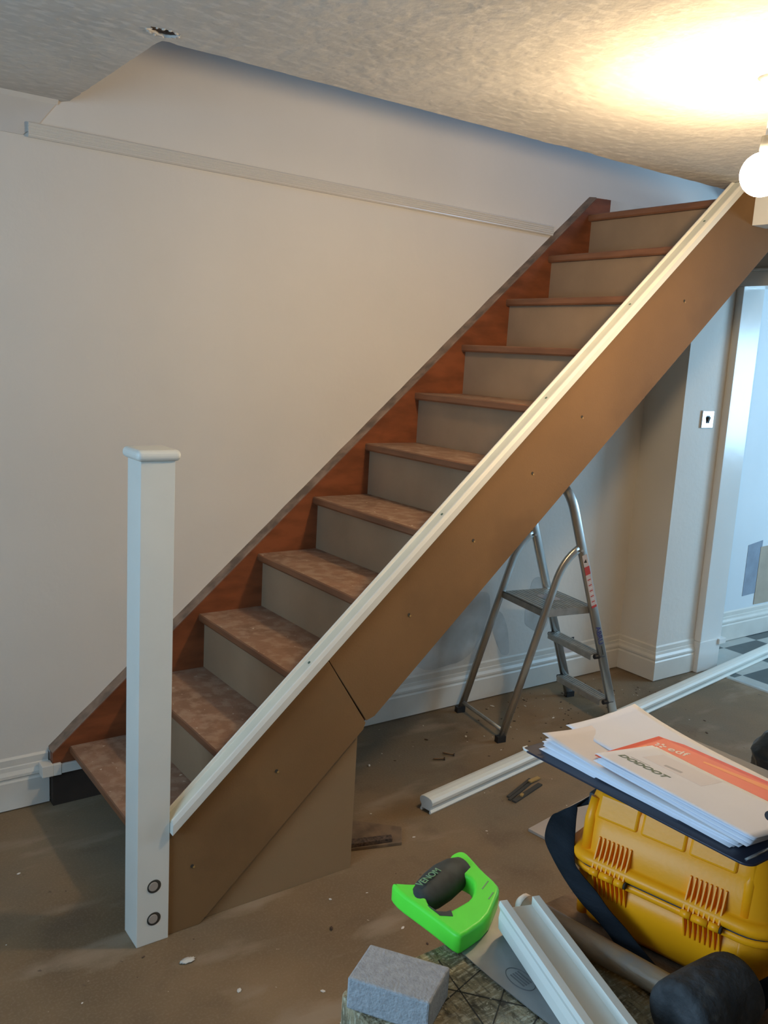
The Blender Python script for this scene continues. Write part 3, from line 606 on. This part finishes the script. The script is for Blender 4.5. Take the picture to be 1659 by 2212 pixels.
# length of handrail, groove upwards
a0 = Vector((-0.017, -2.128, T + 0.0048)); a1 = Vector((-0.150, -2.52, T + 0.0048)); d = (a1 - a0); dn = d.normalized(); s = Vector((dn.y, -dn.x, 0))
bm = B(); hr2 = [(x, 0.050 - y * 0.83) for x, y in HR]; hr2 = [(x, max(y, 0.0)) for x, y in hr2]
hr2 = [(-0.0285, 0.050), (-0.018, 0.050), (-0.018, 0.038), (0.018, 0.038), (0.018, 0.050), (0.0285, 0.050), (0.0300, 0.044), (0.0270, 0.036), (0.0285, 0.026), (0.0275, 0.010), (0.020, 0.0), (-0.020, 0.0), (-0.0275, 0.010), (-0.0285, 0.026), (-0.0270, 0.036), (-0.0300, 0.044)]
ex = Vector((1, 0.22, 0)).normalized()
n0 = [bm.verts.new(s * x * 1.0 + Vector((0, 0, y))) for x, y in hr2]; n1 = [bm.verts.new(d + s * x + Vector((0, 0, y))) for x, y in hr2]
for i in range(len(n0)): bm.faces.new((n0[i], n0[(i + 1) % len(n0)], n1[(i + 1) % len(n0)], n1[i]))
bm.faces.new(n0[::-1]); bm.faces.new(n1)
o = obj('handrail', bm, M['primer'], None, 0.0006); o.location = a0; tag(o, 'short white handrail offcut, groove upwards, lying over the saw blade', 'handrail')

# rubber mallet
MA = thing('rubber_mallet', 'rubber mallet with a worn wooden shaft and black head on the workbench', 'mallet', (0.052, -2.375, T))
bm = B(); sp = [(-0.031, 0.268, 0.0165), (-0.029, 0.24, 0.0175), (-0.022, 0.16, 0.022), (-0.017, 0.08, 0.030), (-0.012, 0.0, 0.038), (-0.010, -0.015, 0.040)]
add_tube(bm, sp, [0.0155, 0.0165, 0.0165, 0.0155, 0.0145, 0.014], 16); sh = obj('shaft', bm, M['shaft'], MA)
bm = B(); add_tube(bm, [(-0.0311, 0.2675, 0.0165), (-0.0316, 0.276, 0.0165), (-0.0318, 0.281, 0.0165)], [0.0158, 0.0150, 0.009], 16); o = obj('shaft_end', bm, M['shaft_end'], sh); o['label'] = 'pale worn end of the shaft'
bm = B(); hc = Vector((-0.008, 0.004, 0.042)); ax = Vector((1.0, -0.03, 0)).normalized()
add_tube(bm, [hc + ax * v for v in (-0.056, -0.055, -0.051, -0.045, -0.03, 0, 0.03, 0.045, 0.051, 0.055, 0.056)], [0.030, 0.0355, 0.0395, 0.041, 0.0415, 0.0418, 0.0415, 0.041, 0.0395, 0.0355, 0.030], 36); obj('head', bm, M['rubber'], MA)

# yellow case: local x along its hinge side, y its depth
ux = Vector((0.2353, -0.9719, 0))
CA = thing('tool_case', 'yellow hard plastic case with black shoulder strap on the workbench', 'case', (0.081, -2.163, T), math.atan2(ux.y, ux.x))
X0, X1, Y0, Y1 = -0.034, 0.232, -0.002, 0.168
def sect(z, ins, r): return [(x, y, z) for x, y in rrect(X0 + ins, X1 - ins, Y0 + ins, Y1 - ins, max(r - ins * 0.5, 0.006), 7)]
bm = B(); loft(bm, [sect(0.001, 0.020, 0.036), sect(0.004, 0.012, 0.038), sect(0.012, 0.007, 0.04), sect(0.05, 0.003, 0.04), sect(0.082, 0.0, 0.04)]); body = obj('body', bm, M['yellow'], CA)
bm = B(); loft(bm, [sect(0.080, 0.001, 0.04), sect(0.081, -0.007, 0.04), sect(0.083, -0.009, 0.04), sect(0.0885, -0.009, 0.04), sect(0.0905, -0.007, 0.04)]); obj('body_rim', bm, M['yellow'], body)
bm = B(); loft(bm, [sect(0.0905, -0.0068, 0.04), sect(0.0935, -0.0068, 0.04)]); obj('seal', bm, M['gasket'], CA)
bm = B(); loft(bm, [sect(0.0935, -0.008, 0.04), sect(0.095, -0.011, 0.04), sect(0.1, -0.0125, 0.04), sect(0.106, -0.011, 0.04), sect(0.109, -0.004, 0.04), sect(0.110, 0.0015, 0.04), sect(0.158, 0.005, 0.04), sect(0.178, 0.010, 0.04), sect(0.192, 0.018, 0.04), sect(0.200, 0.030, 0.04), sect(0.2075, 0.046, 0.04)])
lid = obj('lid', bm, M['yellow'], CA)
for (xa, xb) in ((-0.004, 0.054), (0.058, 0.118), (0.122, 0.182)):       # raised pads along the lid shoulder
    bm = B(); add_hex(bm, [(xa, -0.0005, 0.158), (xb, -0.0005, 0.158), (xb, 0.020, 0.158), (xa, 0.020, 0.158)], [(xa, 0.008, 0.189), (xb, 0.008, 0.189), (xb, 0.022, 0.196), (xa, 0.022, 0.196)]); obj('shoulder_pad', bm, M['yellow'], lid, 0.004, segs=3)
for xa in (-0.014, 0.196):                                               # corner pillars
    bm = B(); add_tube(bm, [(xa, 0.007, 0.108), (xa, 0.010, 0.150), (xa + 0.001, 0.017, 0.178)], [0.0085, 0.0085, 0.007], 12); obj('corner_rib', bm, M['yellow'], lid)
    bm = B(); add_tube(bm, [(xa, 0.012, 0.012), (xa, 0.007, 0.082)], [0.0085, 0.0085], 12); obj('corner_rib', bm, M['yellow'], body)
for h0, h1 in ((0.004, 0.052), (0.128, 0.176)):
    hb = B()
    for i, (a_, b_) in enumerate(((0.0, 0.26), (0.29, 0.70), (0.73, 1.0))):
        add_cyl(hb, (h0 + (h1 - h0) * (a_ + b_) / 2, -0.0155, 0.091), (1, 0, 0), 0.0052, (h1 - h0) * (b_ - a_), 14)
    hg = obj('hinge', hb, M['yellow'], CA)
    bm = B()
    for i in range(8):
        if i == 4: xs_ = 0.4
        xi = h0 + 0.002 + (h1 - h0 - 0.004) * i / 7
        add_hex(bm, [(xi - 0.0009, -0.017, 0.094), (xi + 0.0009, -0.017, 0.094), (xi + 0.0009, 0.006, 0.094), (xi - 0.0009, 0.006, 0.094)], [(xi - 0.0009, -0.002, 0.134), (xi + 0.0009, -0.002, 0.134), (xi + 0.0009, 0.006, 0.134), (xi - 0.0009, 0.006, 0.134)])
    obj('upper_ribs', bm, M['yellow'], hg)
    bm = B()
    for i in range(8):
        xi = h0 + 0.002 + (h1 - h0 - 0.004) * i / 7
        add_hex(bm, [(xi - 0.0009, -0.001, 0.052), (xi + 0.0009, -0.001, 0.052), (xi + 0.0009, 0.004, 0.052), (xi - 0.0009, 0.004, 0.052)], [(xi - 0.0009, -0.014, 0.088), (xi + 0.0009, -0.014, 0.088), (xi + 0.0009, 0.004, 0.088), (xi - 0.0009, 0.004, 0.088)])
    obj('lower_ribs', bm, M['yellow'], hg)
    bm = B(); add_cyl(bm, (h1 + 0.001, -0.0155, 0.091), (1, 0, 0), 0.0045, 0.003, 12); obj('pin_end', bm, M['cut'], hg)
def ribbon(name, le, ri, m, parent, thick=0.0016):
    """webbing between two edge lines (local points)"""
    bm = B(); n = len(le); L_, R_ = [Vector(p) for p in le], [Vector(p) for p in ri]
    def cr(P, t):
        i = min(int(t), n - 2); f = t - i; p0_, p1_, p2_, p3_ = P[max(i - 1, 0)], P[i], P[i + 1], P[min(i + 2, n - 1)]
        return 0.5 * ((2 * p1_) + (-p0_ + p2_) * f + (2 * p0_ - 5 * p1_ + 4 * p2_ - p3_) * f * f + (-p0_ + 3 * p1_ - 3 * p2_ + p3_) * f ** 3)
    rows = []
    for k in range((n - 1) * 6 + 1):
        t = k / 6; a_, b_ = cr(L_, t), cr(R_, t); rows.append([bm.verts.new(a_.lerp(b_, q / 3)) for q in range(4)])
    for i in range(len(rows) - 1):
        for q in range(3): bm.faces.new((rows[i][q], rows[i][q + 1], rows[i + 1][q + 1], rows[i + 1][q])).smooth = True
    o = obj(name, bm, m, parent); sm = o.modifiers.new('solid', 'SOLIDIFY'); sm.thickness = thick; sm.offset = 0; return o
ribbon('shoulder_strap', [(-0.030, 0.050, 0.150), (-0.075, 0.03, 0.125), (-0.087, 0.03, 0.107), (-0.080, 0.01, 0.090), (-0.055, -0.01, 0.080), (-0.026, -0.02, 0.062), (0.0, -0.024, 0.046), (0.022, -0.026, 0.036), (0.041, -0.028, 0.026), (0.057, -0.032, 0.017), (0.074, -0.040, 0.009), (0.11, -0.062, 0.004), (0.16, -0.075, 0.0035), (0.226, -0.040, 0.014), (0.248, -0.004, 0.034), (0.262, 0.03, 0.05)],
    [(-0.030, 0.075, 0.165), (-0.048, 0.04, 0.146), (-0.046, 0.03, 0.140), (-0.036, 0.01, 0.122), (-0.022, -0.012, 0.093), (-0.006, -0.022, 0.085), (0.019, -0.024, 0.071), (0.04, -0.026, 0.056), (0.064, -0.026, 0.042), (0.086, -0.029, 0.030), (0.110, -0.032, 0.018), (0.14, -0.038, 0.006), (0.17, -0.048, 0.006), (0.214, -0.028, 0.040), (0.240, -0.004, 0.062), (0.256, 0.03, 0.078)], M['webbing'], CA)
bm = B(); add_box(bm, -0.038, -0.030, 0.045, 0.085, 0.120, 0.165); o = obj('strap_lug', bm, M['gasket'], CA, 0.002)

# clipboard with papers on the case
CB = thing('clipboard', 'navy clipboard tilted across the yellow case under a pile of papers', 'clipboard', (0.05, -2.045, 1.0035))
CB.rotation_euler = (-0.022, 0, 0)
bm = curve_mesh('board', [rrect(-0.002, 0.244, -0.352, 0.0, 0.014)], 0.0, 0.0028, 0.0006); o = obj('board', bm, M['navy'], CB)
bd_ = o
bm = B(); add_tube(bm, [(0.000, -0.012, 0.002), (0.000, -0.004, 0.002), (0.003, 0.001, 0.002), (0.010, 0.001, 0.002)], 0.0016, 8); o = obj('corner_binding', bm, M['white_gloss'], CB); o['label'] = 'worn white corner'
bm = B(); add_tube(bm, [(0.008, -0.3405, 0.002), (0.03, -0.3415, 0.003), (0.06, -0.341, 0.003)], 0.002, 8); obj('metal_edge', bm, M['alu'], CB)
bm = B(); add_box(bm, 0.036, 0.060, -0.360, -0.355, 0.001, 0.044); add_box(bm, 0.036, 0.060, -0.360, -0.342, 0.044, 0.047); add_cyl(bm, (0.045, -0.348, 0.051), (1, 0, 0), 0.0055, 0.03, 14); obj('clip', bm, M['blackp'], CB, 0.002)
def sheet(name, x0, x1, y0, y1, z, rot, m, curl=0.0, curlc=(0, 1), seed=0, sag=0.0, amp=0.0012, label='', group=None, thick=0.0003):
    bm = B(); bmesh.ops.create_grid(bm, x_segments=14, y_segments=20, size=0.5); W_, H_ = x1 - x0, y1 - y0
    for v in bm.verts:
        uu, vv = v.co.x + 0.5, v.co.y + 0.5; x = v.co.x * W_; y = v.co.y * H_
        zz = amp * mnoise.noise((uu * 3 + seed, vv * 3, seed)) + sag * (1 - vv)
        du = abs(uu - curlc[0]); dv = abs(vv - curlc[1]); dd = max(0, 1 - (du * 1.0 + dv * 1.6)); zz += curl * dd ** 2.2
        v.co = (x, y, zz)
    o = obj(name, bm, m, None); o.location = ((x0 + x1) / 2, (y0 + y1) / 2, z); o.rotation_euler = (0, 0, rot); sm = o.modifiers.new('s', 'SOLIDIFY'); sm.thickness = thick; sm.offset = 0
    for p in o.data.polygons: p.use_smooth = True
    if label: tag(o, label, 'sheet of paper', group)
    return o
zb = 1.0072
for i in range(9):
    rr_ = random.uniform(-0.035, 0.035)
    sheet('paper_sheet', 0.068 + random.uniform(-0.005, 0.006), 0.244 + random.uniform(-0.006, 0.006), -2.362 + random.uniform(-0.006, 0.005), -2.066 + random.uniform(-0.006, 0.006), zb + 0.0015 * i, rr_, M['paper'], 0.004 if i > 5 else 0.0, (0, 1), 3, 0, 0.0010, ['lowest white sheet, lying directly on the navy clipboard', 'second white sheet up from the navy clipboard', 'third white sheet up from the navy clipboard', 'fourth white sheet up from the navy clipboard', 'white sheet at middle height of the lower pile', 'white sheet just above the middle of the lower pile', 'white sheet third below the cream sheet', 'white sheet second below the cream sheet', 'white sheet directly beneath the cream sheet'][i], 'loose sheets in the lower pile on the clipboard')
sheet('paper_sheet', 0.066, 0.244, -2.360, -2.066, zb + 0.0140, 0.03, M['paper_b'], 0.014, (0, 1), 11, 0, 0.002, 'cream sheet with curled left corner lying beneath the orange letter')
sheet('paper_sheet', 0.120, 0.256, -2.330, -2.052, zb + 0.0158, -0.10, M['paper'], 0.012, (1, 1), 12, 0, 0.0008, 'white sheet whose far corner curls up highest from the pile')
lt = sheet('letter', 0.088, 0.236, -2.350, -2.141, zb + 0.0185, 0.02, M['orange'], 0, (0, 1), 13, 0, 0.0, '')
lt.rotation_euler[1] = 0.03
tag(lt, 'letter with a red and orange printed band partly covered by the white letter', 'letter')
cxl, cyl_ = (0.088 + 0.235) / 2, (-2.350 - 2.141) / 2
def on_letter(name, bm, m, o): r = obj(name, bm, m, o); return r
bm = B(); add_hex(bm, [(-0.070, 0.098, 0.0002), (0.02, 0.093, 0.0002), (0.02, 0.087, 0.0002), (-0.05, 0.093, 0.0002)], [(-0.070, 0.098, 0.0003), (0.02, 0.093, 0.0003), (0.02, 0.087, 0.0003), (-0.05, 0.093, 0.0003)])
obj('orange_swoosh', bm, M['orange2'], lt); bm = B()
add_hex(bm, [(0.045, 0.02, 0.0002), (0.050, 0.02, 0.0002), (0.066, -0.1, 0.0002), (0.050, -0.1, 0.0002)], [(0.045, 0.02, 0.0003), (0.050, 0.02, 0.0003), (0.066, -0.1, 0.0003), (0.050, -0.1, 0.0003)]); obj('orange_swoosh', bm, M['orange2'], lt)
tb = text_bm('edf', 0.021, (0.196 - cxl, -2.176 - cyl_, 0.0004), (0.18, -0.98, 0), (0.98, 0.18, 0), 0.0001, 0, 1.05, 0.0004); obj('logo_lettering', tb, M['ink_white'], lt)
bm = B()
for k in range(5):
    a_ = 2 * PI * k / 5; c = Vector((0.201 - cxl, -2.163 - cyl_, 0.0003)); add_bar(bm, c + Vector((math.cos(a_), math.sin(a_), 0)) * 0.003, c + Vector((math.cos(a_), math.sin(a_), 0)) * 0.008, (-math.sin(a_), math.cos(a_), 0), 0.0035, 0.0002)
obj('logo_symbol', bm, M['ink_white'], lt)
for i in range(4):
    fl = sheet('folded_letter', 0.056 + 0.003 * (i % 2), 0.178, -2.392, -2.163 - 0.002 * i, zb + 0.0235 + 0.0012 * i, -0.055 + 0.012 * i, M['paper'], 0.0, (0, 1), 20, 0, 0.0004, ['lowest folded white letter, resting on the orange letter', 'second folded white letter up from the orange letter', 'folded white letter second beneath the top printed letter', 'folded white letter directly beneath the top printed letter'][i], 'folded letters in the upper bundle'); fl.rotation_euler[1] = 0.045 + 0.016 * i
l2 = sheet('letter', 0.058, 0.173, -2.395, -2.163, zb + 0.0300, -0.035, M['paper'], 0, (0, 1), 33, 0, 0.0, '')
l2.rotation_euler[1] = 0.11
tag(l2, 'topmost white letter with dark green block lettering and faint address window', 'letter')
cxl, cyl_ = 0.1155, -2.279
tb = text_bm('DODOOT', 0.0150, (0.088 - cxl, -2.176 - cyl_, 0.0004), (0.06, -1, 0), (1, 0.06, 0), 0.0001, 0.2, 1.08, 0.0007); obj('block_lettering', tb, M['ink'], l2)
bm = B(); add_bar(bm, (0.103 - cxl, -2.185 - cyl_, 0.0003), (0.105 - cxl, -2.215 - cyl_, 0.0003), (1, 0, 0), 0.0016, 0.0001); obj('small_print', bm, M['ink_grey'], l2)
bm = B(); add_hex(bm, [(0.120 - cxl, -2.19 - cyl_, 0.0002), (0.160 - cxl, -2.192 - cyl_, 0.0002), (0.166 - cxl, -2.28 - cyl_, 0.0002), (0.122 - cxl, -2.28 - cyl_, 0.0002)], [(0.120 - cxl, -2.19 - cyl_, 0.0003), (0.160 - cxl, -2.192 - cyl_, 0.0003), (0.166 - cxl, -2.28 - cyl_, 0.0003), (0.122 - cxl, -2.28 - cyl_, 0.0003)]); obj('address_window', bm, M['ink_light'], l2)
bm = B(); add_bar(bm, (0.129 - cxl, -2.219 - cyl_, 0.0004), (0.133 - cxl, -2.243 - cyl_, 0.0004), (1, 0, 0), 0.006, 0.0001); obj('address_print', bm, M['ink_grey'], l2)

# ------------------------------------------------------------ things on the floor
# pale laminated board
bm = B(); lp = [(1.248, -1.059), (1.90, -1.16), (1.98, -0.86), (1.236, -0.972)]
add_hex(bm, [(x - 1.24, y + 0.97, 0.0) for x, y in lp], [(x - 1.24, y + 0.97, 0.010) for x, y in lp])
o = obj('laminate_board', bm, [M['laminate']], None, 0.001); o.location = (1.24, -0.97, 0.0005); tag(o, 'pale flat board lying on the floor behind the yellow case', 'board')
# small offcuts by the stair panel
bm = B(); lp = [(0.640, -0.700), (0.745, -0.63), (0.872, -0.752), (0.815, -0.828), (0.650, -0.775)]
add_hex(bm, [(x - 0.75, y + 0.72, 0.0) for x, y in lp], [(x - 0.75, y + 0.72, 0.010) for x, y in lp]); o = obj('wood_offcut', bm, M['brown_bit'], None, 0.001); o.location = (0.75, -0.72, 0.0005); tag(o, 'dark thin wood offcut on the floor against the stair panel', 'wood offcut')
bm = B(); lp = [(0.62, -0.73), (0.80, -0.79), (0.79, -0.812), (0.62, -0.765)]
add_hex(bm, [(x - 0.7, y + 0.77, 0.0) for x, y in lp], [(x - 0.7, y + 0.77, 0.012) for x, y in lp]); o = obj('wood_sliver', bm, M['hole'], None, 0.001); o.location = (0.70, -0.77, 0.0112); tag(o, 'narrow blackish sliver resting on the dark offcut by the stair panel', 'wood offcut')
def nail(p, q, lab):
    p, q = Vector(p), Vector(q); bm = B(); d_ = (q - p); n_ = d_.normalized(); add_tube(bm, [(0, 0, 0), tuple(d_ * 0.15), tuple(d_)], [0.001, 0.0035, 0.0035], 8); r_ = obj('shank', bm, M['brown_bit'], None)
    t_ = thing('screw', lab, 'screw', p); r_.parent = t_
    bm = B(); add_tube(bm, [tuple(d_), tuple(d_ + n_ * 0.004)], [0.005, 0.0062], 12); obj('head', bm, M['hole'], t_)
nail((1.355, -0.372, 0.004), (1.378, -0.412, 0.0065), 'small rusty screw on the floor, the one further from the stairs')
nail((1.287, -0.397, 0.004), (1.322, -0.421, 0.0065), 'small rusty screw on the floor, the one nearer the stairs')
t = thing('shim_bundle', 'bundle of dark plastic shims with ochre ends on the floor beside the long handrail', 'shims', (1.42, -0.765, 0.0))
for i, (pa, pb, wd) in enumerate((((-0.085, -0.005, 0.004), (0.085, 0.055, 0.004), 0.012), ((-0.095, -0.022, 0.004), (0.07, 0.035, 0.004), 0.010), ((-0.09, -0.040, 0.004), (0.09, 0.008, 0.004), 0.018))):
    bm = B(); add_bar(bm, pa, pb, (-0.3, 1, 0), wd, 0.006); obj('shim', bm, M['cut'], t)
bm = B(); add_bar(bm, (0.06, 0.034, 0.010), (0.115, 0.040, 0.010), (0, 1, 0), 0.016, 0.005); obj('ochre_tip', bm, M['ochre'], t); bm = B(); add_bar(bm, (-0.03, -0.022, 0.010), (-0.045, -0.03, 0.010), (0, 1, 0), 0.010, 0.005); obj('ochre_tip', bm, M['ochre'], t)
# crumbs of plaster and bits of rubble
bm = B()
for i in range(260):
    while True:
        px, py = random.uniform(-1.6, 2.75), random.uniform(-2.9, -0.03)
        if not (-0.1 < px < 0.7 and -0.9 < py < -0.03) and not (px > 1.2 and py < -0.85): break
    if i > 170: px, py = random.uniform(1.5, 2.75), random.uniform(-0.5, -0.04)
    s_ = random.uniform(0.0015, 0.0055) * (1.3 if i % 23 == 0 else 1)
    mt = Matrix.Translation((px, py, s_ * 0.25)) @ Matrix.Rotation(random.uniform(0, 3), 4, 'Z') @ Matrix.Diagonal((s_ * random.uniform(1, 2.2), s_, s_ * .4, 1)); r_ = bmesh.ops.create_icosphere(bm, subdivisions=1, radius=1, matrix=mt)
    k = 1 if (i > 170 and i % 2) or i % 3 == 0 else 0
    for v in r_['verts']:
        for f in v.link_faces: f.material_index = k
o = obj('plaster_crumbs', bm, [M['grout'], M['hole']], None); tag(o, 'crumbs of plaster and dirt scattered over the bare floor', 'rubble'); o['kind'] = 'stuff'
for (px, py, s_, lab, mm) in ((0.02, -0.99, 0.012, 'flake of pale plaster on the floor just right of the newel post', 'grout'), (2.40, -0.25, 0.020, 'dark clod of dirt on the floor under the stepladder', 'hole')):
    bm = B(); bmesh.ops.create_icosphere(bm, subdivisions=3, radius=1)
    for v in bm.verts: v.co = v.co * (1 + 0.5 * mnoise.noise(v.co * 2.2 + Vector((px, py, 0)))); v.co = Vector((v.co.x * s_ * 1.6, v.co.y * s_ * 0.8, v.co.z * s_ * (0.22 if mm == 'grout' else .6)))
    zmin = min(v.co.z for v in bm.verts)
    for v in bm.verts: v.co.z -= zmin
    o = obj('debris', bm, M[mm], None, smooth=True); o.location = (px, py, 0.0003); tag(o, lab, 'debris')
# shiny black bag at the right
bm = B(); bmesh.ops.create_icosphere(bm, subdivisions=5, radius=1)
for v in bm.verts:
    q = v.co.copy(); r_ = 1 + 0.16 * mnoise.noise(q * 1.7) + 0.07 * mnoise.noise(q * 5) + 0.03 * mnoise.noise(q * 12); v.co = Vector((q.x * 0.28 * r_, q.y * 0.26 * r_, q.z * 0.19 * r_))
zmin = min(v.co.z for v in bm.verts)
for v in bm.verts: v.co.z = max(v.co.z - zmin, 0.03) - 0.03
o = obj('rubbish_bag', bm, M['bag'], None, smooth=True); o.location = (2.22, -1.47, 0.001); tag(o, 'shiny crumpled black plastic bag standing on the floor behind the papers', 'bag')
